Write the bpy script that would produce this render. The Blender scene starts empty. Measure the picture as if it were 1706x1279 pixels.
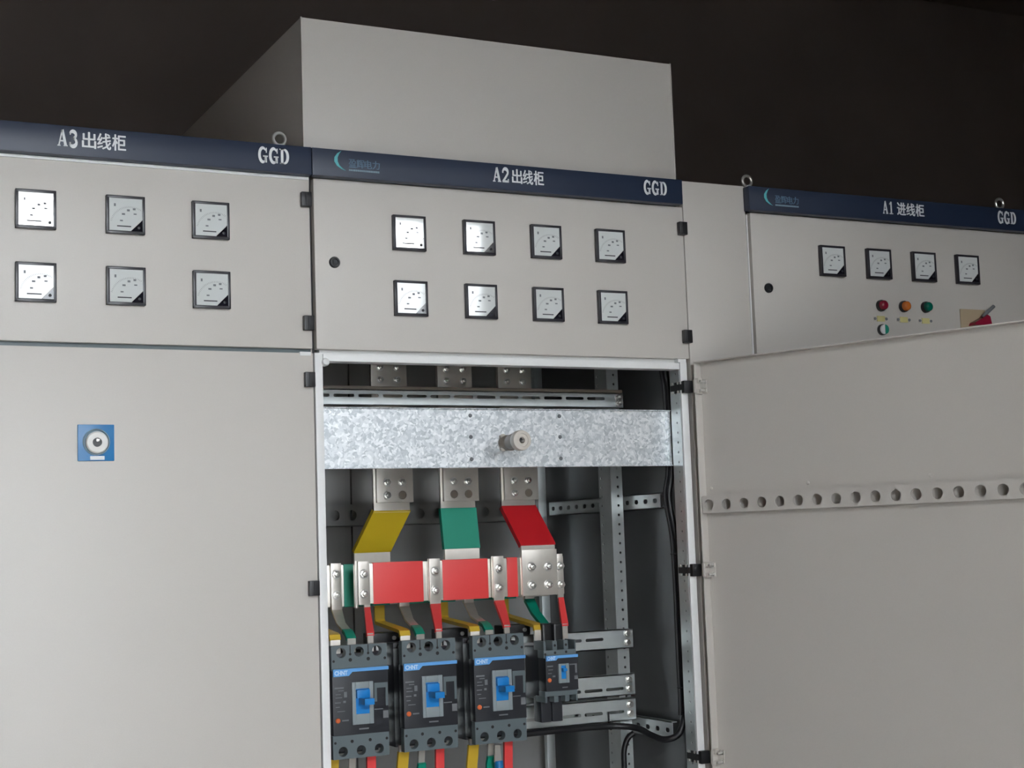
import bpy, bmesh, math, random
from mathutils import Vector, Matrix

random.seed(4)
SC = bpy.context.scene
COL = SC.collection
R = math.radians

# ------------------------------------------------------------------ camera
cam_data = bpy.data.cameras.new('camera')
cam = bpy.data.objects.new('camera', cam_data)
COL.objects.link(cam)
cam_data.sensor_width = 36.0
cam_data.lens = 2559.498 / 1706 * 36.0
cam_data.clip_start = 0.05
cam_data.clip_end = 200
_r = Vector((0.89556623, -0.44360604, -0.03427538))
_u = Vector((-0.01550418, -0.10810356, 0.99401873))
_f = Vector((0.44465801, 0.8896782, 0.10369165))
cam.matrix_world = Matrix(((_r.x, _u.x, -_f.x, -0.918992), (_r.y, _u.y, -_f.y, -2.626175),
                           (_r.z, _u.z, -_f.z, 1.455456), (0, 0, 0, 1)))
SC.camera = cam

# ------------------------------------------------------------------ sky, exposure
world = bpy.data.worlds.new('sky')
SC.world = world
world.use_nodes = True
wn = world.node_tree.nodes['Background']
wn.inputs[0].default_value = (0.93, 0.965, 1.0, 1)
wn.inputs[1].default_value = 1.0
SC.view_settings.view_transform = 'Standard'
SC.view_settings.look = 'None'
SC.view_settings.gamma = 1
SC.view_settings.use_curve_mapping = False
SC.view_settings.exposure = 5.57
try:
    SC.cycles.max_bounces = 10
    SC.cycles.diffuse_bounces = 6
    SC.cycles.glossy_bounces = 5
    SC.cycles.sample_clamp_indirect = 6
    SC.cycles.use_denoising = True
except Exception:
    pass

# window portals: they only guide the daylight that comes through the two openings
def portal(x0, x1, z0, z1, y):
    d = bpy.data.lights.new('daylight_portal', 'AREA')
    d.shape = 'RECTANGLE'
    d.size, d.size_y = x1 - x0, z1 - z0
    d.cycles.is_portal = True
    o = bpy.data.objects.new('daylight_portal', d)
    o.location = ((x0 + x1) / 2, y, (z0 + z1) / 2)
    o.rotation_euler = (R(90), 0, 0)
    COL.objects.link(o)

WALL_Y = -3.3
OPEN_A = (-1.3, 0.22, 0.0, 2.88)
OPEN_B = (1.40, 2.00, 2.38, 2.90)
portal(*OPEN_A, WALL_Y - 0.05)
portal(*OPEN_B, WALL_Y - 0.05)

# ------------------------------------------------------------------ materials
def mat(name, col, rough=0.5, metal=0.0, spec=0.5, coat=0.0, noise=0.0, bump=0.0, scale=200.0, emit=None):
    m = bpy.data.materials.new(name)
    m.use_nodes = True
    nt = m.node_tree
    b = nt.nodes['Principled BSDF']
    b.inputs['Base Color'].default_value = (*col, 1)
    b.inputs['Roughness'].default_value = rough
    b.inputs['Metallic'].default_value = metal
    b.inputs['Specular IOR Level'].default_value = spec
    b.inputs['Coat Weight'].default_value = coat
    b.inputs['Coat Roughness'].default_value = 0.03
    if noise or bump:
        tc = nt.nodes.new('ShaderNodeTexCoord')
        n = nt.nodes.new('ShaderNodeTexNoise')
        n.inputs['Scale'].default_value = scale
        n.inputs['Detail'].default_value = 3
        nt.links.new(tc.outputs['Object'], n.inputs['Vector'])
        if noise:
            mx = nt.nodes.new('ShaderNodeMixRGB')
            mx.inputs[1].default_value = (*[c * (1 - noise) for c in col], 1)
            mx.inputs[2].default_value = (*[min(1, c * (1 + noise)) for c in col], 1)
            nt.links.new(n.outputs['Fac'], mx.inputs[0])
            nt.links.new(mx.outputs[0], b.inputs['Base Color'])
        if bump:
            bp = nt.nodes.new('ShaderNodeBump')
            bp.inputs['Strength'].default_value = bump
            bp.inputs['Distance'].default_value = 0.001
            nt.links.new(n.outputs['Fac'], bp.inputs['Height'])
            nt.links.new(bp.outputs[0], b.inputs['Normal'])
    return m

def galvanised(name):
    m = mat(name, (0.62, 0.65, 0.68), 0.42, 0.85)
    nt = m.node_tree
    b = nt.nodes['Principled BSDF']
    tc = nt.nodes.new('ShaderNodeTexCoord')
    n = nt.nodes.new('ShaderNodeTexNoise')
    n.inputs['Scale'].default_value = 60
    n.inputs['Detail'].default_value = 2
    mixv = nt.nodes.new('ShaderNodeMixRGB')
    mixv.inputs[0].default_value = 0.018
    v = nt.nodes.new('ShaderNodeTexVoronoi')
    v.inputs['Scale'].default_value = 190
    nt.links.new(tc.outputs['Object'], n.inputs['Vector'])
    nt.links.new(tc.outputs['Object'], mixv.inputs[1])
    nt.links.new(n.outputs['Color'], mixv.inputs[2])
    nt.links.new(mixv.outputs[0], v.inputs['Vector'])
    sep = nt.nodes.new('ShaderNodeSeparateColor')
    nt.links.new(v.outputs['Color'], sep.inputs[0])
    ramp = nt.nodes.new('ShaderNodeValToRGB')
    ramp.color_ramp.elements[0].color = (0.50, 0.54, 0.57, 1)
    ramp.color_ramp.elements[1].color = (0.93, 0.95, 0.97, 1)
    nt.links.new(sep.outputs[0], ramp.inputs[0])
    nt.links.new(ramp.outputs[0], b.inputs['Base Color'])
    mr = nt.nodes.new('ShaderNodeMapRange')
    mr.inputs['To Min'].default_value = 0.3
    mr.inputs['To Max'].default_value = 0.6
    nt.links.new(sep.outputs[1], mr.inputs[0])
    nt.links.new(mr.outputs[0], b.inputs['Roughness'])
    bp = nt.nodes.new('ShaderNodeBump')
    bp.inputs['Strength'].default_value = 0.25
    bp.inputs['Distance'].default_value = 0.0015
    nt.links.new(sep.outputs[2], bp.inputs['Height'])
    nt.links.new(bp.outputs[0], b.inputs['Normal'])
    return m

PAINT = mat('cabinet paint', (0.57, 0.535, 0.495), 0.42, noise=0.03, bump=0.10, scale=420)
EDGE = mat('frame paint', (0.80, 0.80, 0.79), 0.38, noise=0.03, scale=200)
NAVY = mat('navy header paint', (0.016, 0.026, 0.055), 0.4)
WHITE = mat('white lettering', (0.78, 0.79, 0.80), 0.5)
TEAL = mat('teal emblem', (0.10, 0.42, 0.46), 0.45)
STEELBLUE = mat('blue grey lettering', (0.09, 0.16, 0.24), 0.5)
STEELPALE = mat('pale blue grey lettering', (0.22, 0.32, 0.38), 0.5)
BLACK = mat('black plastic', (0.012, 0.012, 0.014), 0.38)
BEZEL = mat('meter bezel plastic', (0.018, 0.016, 0.022), 0.3)
DIAL = mat('meter dial under glass', (0.66, 0.68, 0.67), 0.04, spec=0.55, coat=0.6)
CORNER = mat('meter corner plastic', (0.012, 0.012, 0.02), 0.06, coat=0.5)
INK = mat('black print', (0.03, 0.03, 0.035), 0.6)
GREYINK = mat('faded print', (0.16, 0.17, 0.18), 0.6)
TIN = mat('tinned copper', (0.74, 0.70, 0.64), 0.34, 0.75, noise=0.08, scale=60)
BOLT = mat('zinc bolt', (0.78, 0.77, 0.74), 0.28, 0.9)
GALV = galvanised('galvanised steel')
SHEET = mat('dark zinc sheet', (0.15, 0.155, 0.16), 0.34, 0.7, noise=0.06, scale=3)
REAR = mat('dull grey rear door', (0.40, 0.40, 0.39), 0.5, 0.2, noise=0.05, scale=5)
ZINC = mat('zinc plated rail', (0.66, 0.70, 0.70), 0.38, 0.8, noise=0.12, scale=30)
HOLE = mat('hole darkness', (0.02, 0.02, 0.02), 0.8)
RED = mat('red heat shrink', (0.84, 0.066, 0.066), 0.42)
DRED = mat('deep red heat shrink', (0.56, 0.014, 0.02), 0.42)
GREEN = mat('green heat shrink', (0.0, 0.26, 0.17), 0.46)
YELLOW = mat('yellow heat shrink', (0.52, 0.37, 0.014), 0.42)
AMBER = mat('amber heat shrink', (0.62, 0.40, 0.03), 0.42)
BRK_GREY = mat('breaker grey plastic', (0.115, 0.145, 0.155), 0.45)
BRK_BLACK = mat('breaker black plastic', (0.022, 0.024, 0.030), 0.42)
BRK_FRAME = mat('breaker handle frame', (0.26, 0.30, 0.31), 0.4)
BLUE = mat('blue handle plastic', (0.012, 0.22, 0.60), 0.35)
BLUESTRIP = mat('blue breaker strip', (0.14, 0.40, 0.80), 0.35)
PALEPRINT = mat('pale strip print', (0.62, 0.78, 0.95), 0.4)
ORANGE = mat('orange button', (0.75, 0.16, 0.05), 0.35)
LOCKBLUE = mat('blue lock plate', (0.008, 0.17, 0.42), 0.35)
LOCKWHITE = mat('cream lock cylinder', (0.72, 0.71, 0.68), 0.35)
RESIN = mat('brown resin insulator', (0.20, 0.165, 0.13), 0.4)
CREAM = mat('cream insulator cap', (0.62, 0.57, 0.51), 0.4)
CABLE = mat('black cable jacket', (0.010, 0.010, 0.012), 0.42)
LAMPRED = mat('red lamp lens', (0.26, 0.012, 0.035), 0.18)
LAMPAMB = mat('amber lamp lens', (0.62, 0.17, 0.03), 0.18)
LAMPGRN = mat('green lamp lens', (0.0, 0.12, 0.08), 0.18)
TAGYEL = mat('yellow tag plastic', (0.66, 0.60, 0.26), 0.45)
BEIGE = mat('beige switch plate', (0.42, 0.33, 0.22), 0.45)
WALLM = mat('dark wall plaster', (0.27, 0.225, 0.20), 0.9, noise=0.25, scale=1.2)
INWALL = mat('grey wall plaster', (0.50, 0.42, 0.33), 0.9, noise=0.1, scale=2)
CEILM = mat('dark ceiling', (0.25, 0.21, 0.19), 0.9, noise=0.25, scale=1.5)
FLOORM = mat('concrete floor', (0.22, 0.21, 0.20), 0.8, noise=0.15, scale=4)
YARD = mat('outside concrete yard', (0.40, 0.40, 0.39), 0.9, noise=0.1, scale=1)
BLOCKER = mat('dark light blocker', (0.10, 0.085, 0.075), 0.9, noise=0.2, scale=6)  # for the unseen wall added to hold back daylight
FACADE = mat('pale facade plaster', (0.40, 0.42, 0.44), 0.9, noise=0.08, scale=0.8)

# ------------------------------------------------------------------ mesh builder
class B:
    def __init__(self, M=None):
        self.bm = bmesh.new()
        self.M = M
    def _quadloop(self, rings, close=True, cap=True):
        bm = self.bm
        vs = [[bm.verts.new(p) for p in r] for r in rings]
        n = len(vs[0])
        for a, b in zip(vs[:-1], vs[1:]):
            for i in range(n if close else n - 1):
                j = (i + 1) % n
                bm.faces.new((a[i], a[j], b[j], b[i]))
        if cap:
            bm.faces.new(list(reversed(vs[0])))
            bm.faces.new(vs[-1])
        return vs
    def box(self, x0, x1, y0, y1, z0, z1, bev=0.0, seg=2):
        bm = self.bm
        v = [bm.verts.new(p) for p in ((x0, y0, z0), (x1, y0, z0), (x1, y1, z0), (x0, y1, z0),
                                       (x0, y0, z1), (x1, y0, z1), (x1, y1, z1), (x0, y1, z1))]
        fs = [bm.faces.new([v[i] for i in q]) for q in ((3, 2, 1, 0), (4, 5, 6, 7), (0, 1, 5, 4), (1, 2, 6, 5), (2, 3, 7, 6), (3, 0, 4, 7))]
        if bev:
            es = list({e for f in fs for e in f.edges})
            bmesh.ops.bevel(bm, geom=es, offset=bev, segments=seg, affect='EDGES', profile=0.6)
        return self
    def lathe(self, c, ax, prof, n=28, cap=True):
        c = Vector(c); a = Vector(ax).normalized()
        t = Vector((0, 0, 1)) if abs(a.z) < 0.9 else Vector((1, 0, 0))
        u = a.cross(t).normalized(); w = a.cross(u)
        rings = [[c + a * h + (u * math.cos(2 * math.pi * i / n) + w * math.sin(2 * math.pi * i / n)) * max(r, 1e-5) for i in range(n)] for r, h in prof]
        self._quadloop(rings, True, cap)
        return self
    def cyl(self, c, ax, r, h, n=24, bev=0.0):
        if bev:
            return self.lathe(c, ax, [(r, 0), (r, h - bev), (r - bev, h)], n)
        return self.lathe(c, ax, [(r, 0), (r, h)], n)
    def torus(self, c, ax, RR, r, a0=0, a1=360, n=32, k=10):
        c = Vector(c); a = Vector(ax).normalized()
        t = Vector((0, 0, 1)) if abs(a.z) < 0.9 else Vector((1, 0, 0))
        u = a.cross(t).normalized(); w = u.cross(a)
        full = abs(a1 - a0) >= 360
        rings = []
        for i in range(n + 1):
            th = R(a0 + (a1 - a0) * i / n)
            d = u * math.cos(th) + w * math.sin(th)
            rings.append([c + d * (RR + r * math.cos(2 * math.pi * j / k)) + a * r * math.sin(2 * math.pi * j / k) for j in range(k)])
        self._quadloop(rings, True, not full)
        return self
    def tube(self, pts, r, n=10, sub=6):
        P = [Vector(p) for p in pts]
        Q = []
        for i in range(len(P) - 1):
            p0 = P[max(i - 1, 0)]; p1 = P[i]; p2 = P[i + 1]; p3 = P[min(i + 2, len(P) - 1)]
            for s in range(sub):
                t = s / sub
                Q.append(0.5 * ((2 * p1) + (p2 - p0) * t + (2 * p0 - 5 * p1 + 4 * p2 - p3) * t * t + (3 * p1 - p0 - 3 * p2 + p3) * t ** 3))
        Q.append(P[-1])
        rings = []
        ref = Vector((0.31, 0.2, 0.93))
        for i, q in enumerate(Q):
            d = (Q[min(i + 1, len(Q) - 1)] - Q[max(i - 1, 0)]).normalized()
            u = d.cross(Vector((0, 1, 0)))
            if u.length < 0.2:
                u = d.cross(Vector((0, 0, 1)))
            u = u.normalized(); w = d.cross(u)
            rings.append([q + (u * math.cos(2 * math.pi * j / n) + w * math.sin(2 * math.pi * j / n)) * r for j in range(n)])
        self._quadloop(rings)
        return self
    def ribbon(self, pts, widths, th, wdir=(1, 0, 0)):
        P = [Vector(p) for p in pts]
        if not isinstance(widths, (list, tuple)):
            widths = [widths] * len(P)
        wd = Vector(wdir).normalized()
        rings = []
        for i, p in enumerate(P):
            d = Vector((0, 0, 0))
            if i > 0: d += (P[i] - P[i - 1]).normalized()
            if i < len(P) - 1: d += (P[i + 1] - P[i]).normalized()
            d.normalize()
            nrm = d.cross(wd).normalized()
            hw = wd * widths[i] / 2; hn = nrm * th / 2
            rings.append([p - hw - hn, p + hw - hn, p + hw + hn, p - hw + hn])
        self._quadloop(rings)
        return self
    def prism(self, poly, y0, y1):
        bm = self.bm
        a = [bm.verts.new((x, y0, z)) for x, z in poly]
        b = [bm.verts.new((x, y1, z)) for x, z in poly]
        bm.faces.new(a); bm.faces.new(list(reversed(b)))
        n = len(poly)
        for i in range(n):
            j = (i + 1) % n
            bm.faces.new((a[j], a[i], b[i], b[j]))
        return self
    def cells(self, F, cs, t, n=16):
        """holed sheet. F(u,v,w)->point; cs: (u0,u1,v0,v1,cu,cv,hw,hh) or without hole; t thickness"""
        bm = self.bm
        for c in cs:
            u0, u1, v0, v1 = c[:4]
            cor = [(u0, v0), (u1, v0), (u1, v1), (u0, v1)]
            if len(c) == 4:
                a = [bm.verts.new(F(u, v, 0)) for u, v in cor]
                b = [bm.verts.new(F(u, v, -t)) for u, v in cor]
                bm.faces.new(a); bm.faces.new(list(reversed(b)))
                for i in range(4):
                    j = (i + 1) % 4
                    bm.faces.new((a[j], a[i], b[i], b[j]))
                continue
            cu, cv, hw, hh = c[4:8]
            r = min(hw, hh)
            # hole outline (stadium) by even steps along it, plus the four corner directions
            k4 = n // 4
            outl = []
            for q, (sx, sy) in enumerate(((1, 1), (-1, 1), (-1, -1), (1, -1))):
                for i in range(k4 + 1):
                    th = math.pi / 2 * (q + i / k4)
                    outl.append((sx * (hw - r) + r * math.cos(th), sy * (hh - r) + r * math.sin(th)))
            angs = sorted(set([round(math.atan2(y, x) % (2 * math.pi), 6) for x, y in outl] +
                              [round(math.atan2(v - cv, u - cu) % (2 * math.pi), 6) for u, v in cor]))
            hole, out = [], []
            for th in angs:
                dx, dy = math.cos(th), math.sin(th)
                lo, hi = 0.0, hw + hh
                for _ in range(30):
                    m = (lo + hi) / 2
                    x, y = abs(dx * m), abs(dy * m)
                    qx, qy = max(x - (hw - r), 0), max(y - (hh - r), 0)
                    if qx * qx + qy * qy < r * r: lo = m
                    else: hi = m
                hole.append((cu + dx * lo, cv + dy * lo))
                tt = 1e9
                if dx > 1e-9: tt = min(tt, (u1 - cu) / dx)
                if dx < -1e-9: tt = min(tt, (u0 - cu) / dx)
                if dy > 1e-9: tt = min(tt, (v1 - cv) / dy)
                if dy < -1e-9: tt = min(tt, (v0 - cv) / dy)
                out.append((cu + dx * tt, cv + dy * tt))
            k = len(angs)
            hf = [bm.verts.new(F(u, v, 0)) for u, v in hole]
            of = [bm.verts.new(F(u, v, 0)) for u, v in out]
            hb = [bm.verts.new(F(u, v, -t)) for u, v in hole]
            ob = [bm.verts.new(F(u, v, -t)) for u, v in out]
            for i in range(k):
                j = (i + 1) % k
                bm.faces.new((hf[i], of[i], of[j], hf[j]))
                bm.faces.new((hb[j], ob[j], ob[i], hb[i]))
                bm.faces.new((hf[j], hb[j], hb[i], hf[i]))
                bm.faces.new((of[i], ob[i], ob[j], of[j]))
        return self
    def mesh(self, me, Mx):
        t = bmesh.new(); t.from_mesh(me)
        bmesh.ops.transform(t, matrix=Mx, verts=t.verts)
        tmp = bpy.data.meshes.new('tmp'); t.to_mesh(tmp); t.free()
        self.bm.from_mesh(tmp); bpy.data.meshes.remove(tmp)
        return self
    def done(self, name, material, parent=None, smooth=32, label=None):
        bm = self.bm
        if self.M is not None:
            bmesh.ops.transform(bm, matrix=self.M, verts=bm.verts)
        bmesh.ops.recalc_face_normals(bm, faces=bm.faces)
        org = origin(parent) if parent is not None else Vector((0, 0, 0))
        if org.length:
            bmesh.ops.translate(bm, vec=-org, verts=bm.verts)
        me = bpy.data.meshes.new(name)
        bm.to_mesh(me); bm.free()
        me.materials.append(material)
        if smooth:
            for p in me.polygons: p.use_smooth = True
            me.set_sharp_from_angle(angle=R(smooth))
        o = bpy.data.objects.new(name, me)
        COL.objects.link(o)
        if parent is not None: o.parent = parent
        if label: o['label'] = label
        return o

def origin(o):
    v = Vector(o.location)
    while o.parent:
        o = o.parent
        v += o.location
    return v

def thing(name, label, cat, loc=(0, 0, 0), group=None):
    o = bpy.data.objects.new(name, None)
    o.empty_display_size = 0.05
    COL.objects.link(o)
    o.location = loc
    return tag(o, label, cat, group)

def tag(o, label, cat, group=None):
    o['label'] = label
    o['category'] = cat
    o['kind'] = 'thing'
    if group: o['group'] = group
    return o

def struct(o):
    o['kind'] = 'structure'
    return o

KIDS = {}
def dup(root, loc, label, group=None):
    r = root.copy(); COL.objects.link(r); r.location = loc
    r['label'] = label
    if group: r['group'] = group
    for ch in list(root.children):
        c = ch.copy(); COL.objects.link(c); c.parent = r
        for g in list(ch.children):
            d = g.copy(); COL.objects.link(d); d.parent = c
    return r

XZ = lambda y: (lambda u, v, w: Vector((u, y - w, v)))          # sheet facing -y (towards the viewer)
# ------------------------------------------------------------------ lettering
def font_mesh(body, bold=0.0, extr=0.0):
    cu = bpy.data.curves.new('lettering', 'FONT')
    cu.body = body
    cu.offset = bold
    cu.extrude = extr
    cu.resolution_u = 4
    o = bpy.data.objects.new('lettering', cu)
    COL.objects.link(o)
    dg = bpy.context.evaluated_depsgraph_get()
    me = bpy.data.meshes.new_from_object(o.evaluated_get(dg))
    bpy.data.objects.remove(o)
    return me

def put_text(b, body, x0, x1, z0, z1, y, bold=0.0, th=0.0006):
    me = font_mesh(body, bold, 0.02)
    xs = [v.co.x for v in me.vertices]; ys = [v.co.y for v in me.vertices]
    sx = (x1 - x0) / (max(xs) - min(xs)); sz = (z1 - z0) / (max(ys) - min(ys))
    Mx = Matrix(((sx, 0, 0, x0 - min(xs) * sx), (0, 0, -th / 0.04, y), (0, sz, 0, z0 - min(ys) * sz), (0, 0, 0, 1)))
    b.mesh(me, Mx)

def stroke(b, pts, ws, T, y, th=0.0006):
    """variable width flat stroke; T maps glyph units to (x, z)"""
    P = [Vector((p[0], p[1])) for p in pts]
    if not isinstance(ws, (list, tuple)): ws = [ws] * len(P)
    L, Rr = [], []
    for i, p in enumerate(P):
        d = (P[min(i + 1, len(P) - 1)] - P[max(i - 1, 0)]).normalized()
        n = Vector((-d.y, d.x))
        L.append(p + n * ws[i] / 2); Rr.append(p - n * ws[i] / 2)
    for i in range(len(P) - 1):
        b.prism([T(*q) for q in (L[i], L[i + 1], Rr[i + 1], Rr[i])], y - th, y)

def arc(cx, cz, rx, rz, a0, a1, n=14):
    return [(cx + rx * math.cos(R(a0 + (a1 - a0) * i / n)), cz + rz * math.sin(R(a0 + (a1 - a0) * i / n))) for i in range(n + 1)]

def serif(b, ch, x0, x1, z0, z1, y):
    T = lambda u, v: (x0 + (x1 - x0) * u, z0 + (z1 - z0) * v)
    S = lambda p, w: stroke(b, p, w, T, y)
    def bar(u0, u1, v0, v1): b.prism([T(u0, v0), T(u1, v0), T(u1, v1), T(u0, v1)], y - 0.0006, y)
    if ch == 'A':
        S([(0.12, 0.03), (0.47, 1.0)], 0.13); S([(0.48, 1.0), (0.82, 0.03)], 0.26)
        bar(0.26, 0.68, 0.28, 0.37); bar(-0.02, 0.30, 0, 0.07); bar(0.60, 1.02, 0, 0.07)
    elif ch == '1':
        bar(0.38, 0.66, 0, 1); S([(0.18, 0.78), (0.5, 0.94)], 0.12); bar(0.16, 0.88, 0, 0.08)
    elif ch == '2':
        S([(0.14, 0.66)] + arc(0.46, 0.72, 0.32, 0.24, 165, -35, 12) + [(0.45, 0.32), (0.14, 0.08)],
          [0.16, 0.18] + [0.16 + 0.10 * math.sin(math.pi * i / 12) for i in range(12)] + [0.2, 0.14])
        bar(0.08, 0.9, 0, 0.15); bar(0.76, 0.9, 0, 0.26)
    elif ch == '3':
        S(arc(0.42, 0.75, 0.32, 0.21, 160, -85, 12), [0.14 + 0.11 * math.sin(math.pi * i / 12) for i in range(13)])
        S(arc(0.42, 0.28, 0.37, 0.25, 85, -160, 12), [0.12 + 0.15 * math.sin(math.pi * i / 12) for i in range(13)])
        S([(0.1, 0.80), (0.24, 0.80)], 0.14); S([(0.06, 0.2), (0.22, 0.2)], 0.16)
    elif ch == 'G':
        S(arc(0.50, 0.5, 0.37, 0.46, 40, 320, 18), [0.10 + 0.17 * math.sin(math.pi * i / 18) for i in range(19)])
        bar(0.66, 0.90, 0.02, 0.42); bar(0.50, 1.0, 0.38, 0.47); bar(0.80, 0.90, 0.66, 0.98)
    elif ch == 'D':
        bar(0.12, 0.38, 0, 1); bar(0.0, 0.5, 0, 0.07); bar(0.0, 0.5, 0.93, 1)
        S(arc(0.42, 0.5, 0.42, 0.46, 90, -90, 16), [0.09 + 0.19 * math.sin(math.pi * i / 16) for i in range(17)])

def serif_word(b, word, x0, x1, z0, z1, y, gap=0.12):
    n = len(word); w = (x1 - x0) / (n + (n - 1) * gap)
    for i, ch in enumerate(word):
        xa = x0 + i * w * (1 + gap)
        serif(b, ch, xa, xa + w, z0, z1, y)

# ------------------------------------------------------------------ the hall
def S(name, m, *boxes):
    b = B()
    for q in boxes: b.box(*q)
    return struct(b.done(name, m, smooth=0))
X0, X1, YB, ZC = -5.5, 8.0, 4.2, 4.6
S('floor', FLOORM, (X0, X1, WALL_Y, YB, -0.1, 0.0))
S('ceiling', CEILM, (X0, X1, WALL_Y, YB, ZC, ZC + 0.1))
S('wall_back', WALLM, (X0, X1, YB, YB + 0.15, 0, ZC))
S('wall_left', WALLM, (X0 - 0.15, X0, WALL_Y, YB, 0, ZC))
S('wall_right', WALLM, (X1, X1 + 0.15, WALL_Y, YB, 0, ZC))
a0, a1, az0, az1 = OPEN_A
b0, b1, bz0, bz1 = OPEN_B
S('wall_front', INWALL, (X0, a0, WALL_Y - 0.2, WALL_Y, 0, ZC), (a0, a1, WALL_Y - 0.2, WALL_Y, az1, ZC),
  (a1, b0, WALL_Y - 0.2, WALL_Y, 0, ZC), (b0, b1, WALL_Y - 0.2, WALL_Y, 0, bz0),
  (b0, b1, WALL_Y - 0.2, WALL_Y, bz1, ZC), (b1, X1, WALL_Y - 0.2, WALL_Y, 0, ZC))
S('ceiling_beam', CEILM, (X0, X1, 2.2, 2.6, ZC - 0.45, ZC))
b = B()
for q in ((b0, b0 + 0.05, bz0, bz1), (b1 - 0.05, b1, bz0, bz1), (b0, b1, bz0, bz0 + 0.05), (b0, b1, bz1 - 0.05, bz1), ((b0 + b1) / 2 - 0.02, (b0 + b1) / 2 + 0.02, bz0, bz1)):
    b.box(q[0], q[1], WALL_Y - 0.12, WALL_Y - 0.07, q[2], q[3])
struct(b.done('window_1', EDGE, smooth=0))
S('ground_outside', YARD, (-30, 30, -40, WALL_Y - 0.2, -0.15, -0.05))
S('facade_outside', FACADE, (-22, 16, -9.0, -8.0, -0.05, 3.66))
S('light_blocker_outside', BLOCKER, (-1.5, -1.3, -4.7, WALL_Y - 0.2, -0.05, 3.46))  # unseen wall added to cut the daylight reaching the right side
S('sky_blocker_outside', FACADE, (-6, 6, -6.0, WALL_Y - 0.2, 3.46, 3.54))  # unseen slab added to hide the high sky from the lower panels

# ------------------------------------------------------------------ shared cabinet pieces
def header(parent, x0, x1, title, cn, tx, gx, emblem=None):
    """navy nameplate bar along the top of a cabinet"""
    h = B().box(x0, x1, -0.022, -0.0004, 2.1355, 2.1868, 0.002).done('header_bar', NAVY, parent)
    y = -0.0222
    b = B()
    serif_word(b, title, tx[0], tx[1], 2.1505, 2.1785, y)
    for i, ch in enumerate(cn):
        w = (tx[3] - tx[2]) / 3
        for k, (sh, dz) in enumerate(((-0.022, 0), (0.0, 0.0004), (0.022, 0), (0.0, -0.0004))):
            put_text(b, ch, tx[2] + i * w + w * (0.05 + sh), tx[2] + (i + 1) * w - w * (0.05 - sh), 2.1503 + dz, 2.1782 + dz, y - k * 0.00012)
    b.done('title_lettering', WHITE, h, smooth=0)
    b = B(); serif_word(b, 'GGD', gx[0], gx[1], 2.1505, 2.1785, y)
    b.done('type_lettering', WHITE, h, smooth=0)
    if emblem is not None:
        e = emblem
        outer = [(e + 0.0160, 2.1845), (e + 0.0075, 2.1790), (e + 0.0022, 2.1715), (e + 0.0018, 2.1640), (e + 0.0065, 2.1560), (e + 0.0150, 2.1505), (e + 0.0240, 2.1478)]
        inner = [(e + 0.0180, 2.1515), (e + 0.0118, 2.1570), (e + 0.0085, 2.1640), (e + 0.0085, 2.1715), (e + 0.0115, 2.1785)]
        B().prism(outer + inner, y - 0.0006, y).done('emblem', TEAL, h, smooth=0)
        b = B()
        for i, ch in enumerate('盈辉电力'):
            w = 0.0155
            for sh in (-0.0003, 0.0003):
                put_text(b, ch, e + 0.030 + i * w + sh, e + 0.030 + (i + 0.93) * w + sh, 2.1545, 2.1705, y - 0.0001 - sh * 0.4)
        b.done('emblem_characters', STEELBLUE, h, smooth=0)
        b = B()
        x = e + 0.030
        while x < e + 0.090:
            w = random.choice((0.0022, 0.0028, 0.0034))
            b.box(x, x + w, y - 0.0006, y, 2.1480, 2.1514)
            x += w + 0.0007
        b.done('emblem_small_print', STEELPALE, h, smooth=0)
    return h

def hinge(parent, x, z, h=0.027, mirror=1):
    """small black hinge block seen from the front"""
    b = B()
    b.box(x, x + 0.019, -0.012, -0.0004, z - h / 2, z + h / 2, 0.0018)
    b.box(x + 0.0075, x + 0.0095, -0.0135, -0.011, z - h / 2 + 0.002, z + h / 2 - 0.002)
    return b.done('hinge', BLACK, parent)

def quarter_lock(parent, x, z):
    b = B().lathe((x, 0.001, z), (0, -1, 0), [(0.0105, 0), (0.0105, 0.004), (0.0092, 0.006), (0.0065, 0.006), (0.006, 0.003)], 28)
    b.box(x - 0.0035, x + 0.0035, -0.004, -0.0015, z - 0.0035, z + 0.0035)
    return b.done('door_lock', BLACK, parent)

def lifting_eye(parent, x, y):
    b = B()
    b.torus((x, y, 2.2165), (0, 1, 0), 0.0115, 0.0032)
    b.cyl((x, y, 2.188), (0, 0, 1), 0.0045, 0.018)
    b.lathe((x, y, 2.190), (0, 0, 1), [(0.010, 0), (0.010, 0.004), (0.007, 0.006)])
    return b.done('lifting_eye', BOLT, parent)

def shell(parent, x0, x1, depth, z1=2.19, t=0.002, front=True):
    """sheet steel side walls, roof, back and plinth of a cabinet"""
    b = B()
    b.box(x0, x0 + t, 0.02, depth, 0.0, z1)
    b.box(x1 - t, x1, 0.02, depth, 0.0, z1)
    b.box(x0, x1, 0.0, depth, z1 - t, z1)
    b.box(x0, x1, depth - t, depth, 0.0, z1)
    b.box(x0, x1, 0.02, depth, 0.0, 0.1)
    if front:
        b.box(x0, x1, 0.0, 0.02, 2.143, z1 - t)
    return b.done('cabinet_shell', PAINT, parent, smooth=0)

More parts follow.
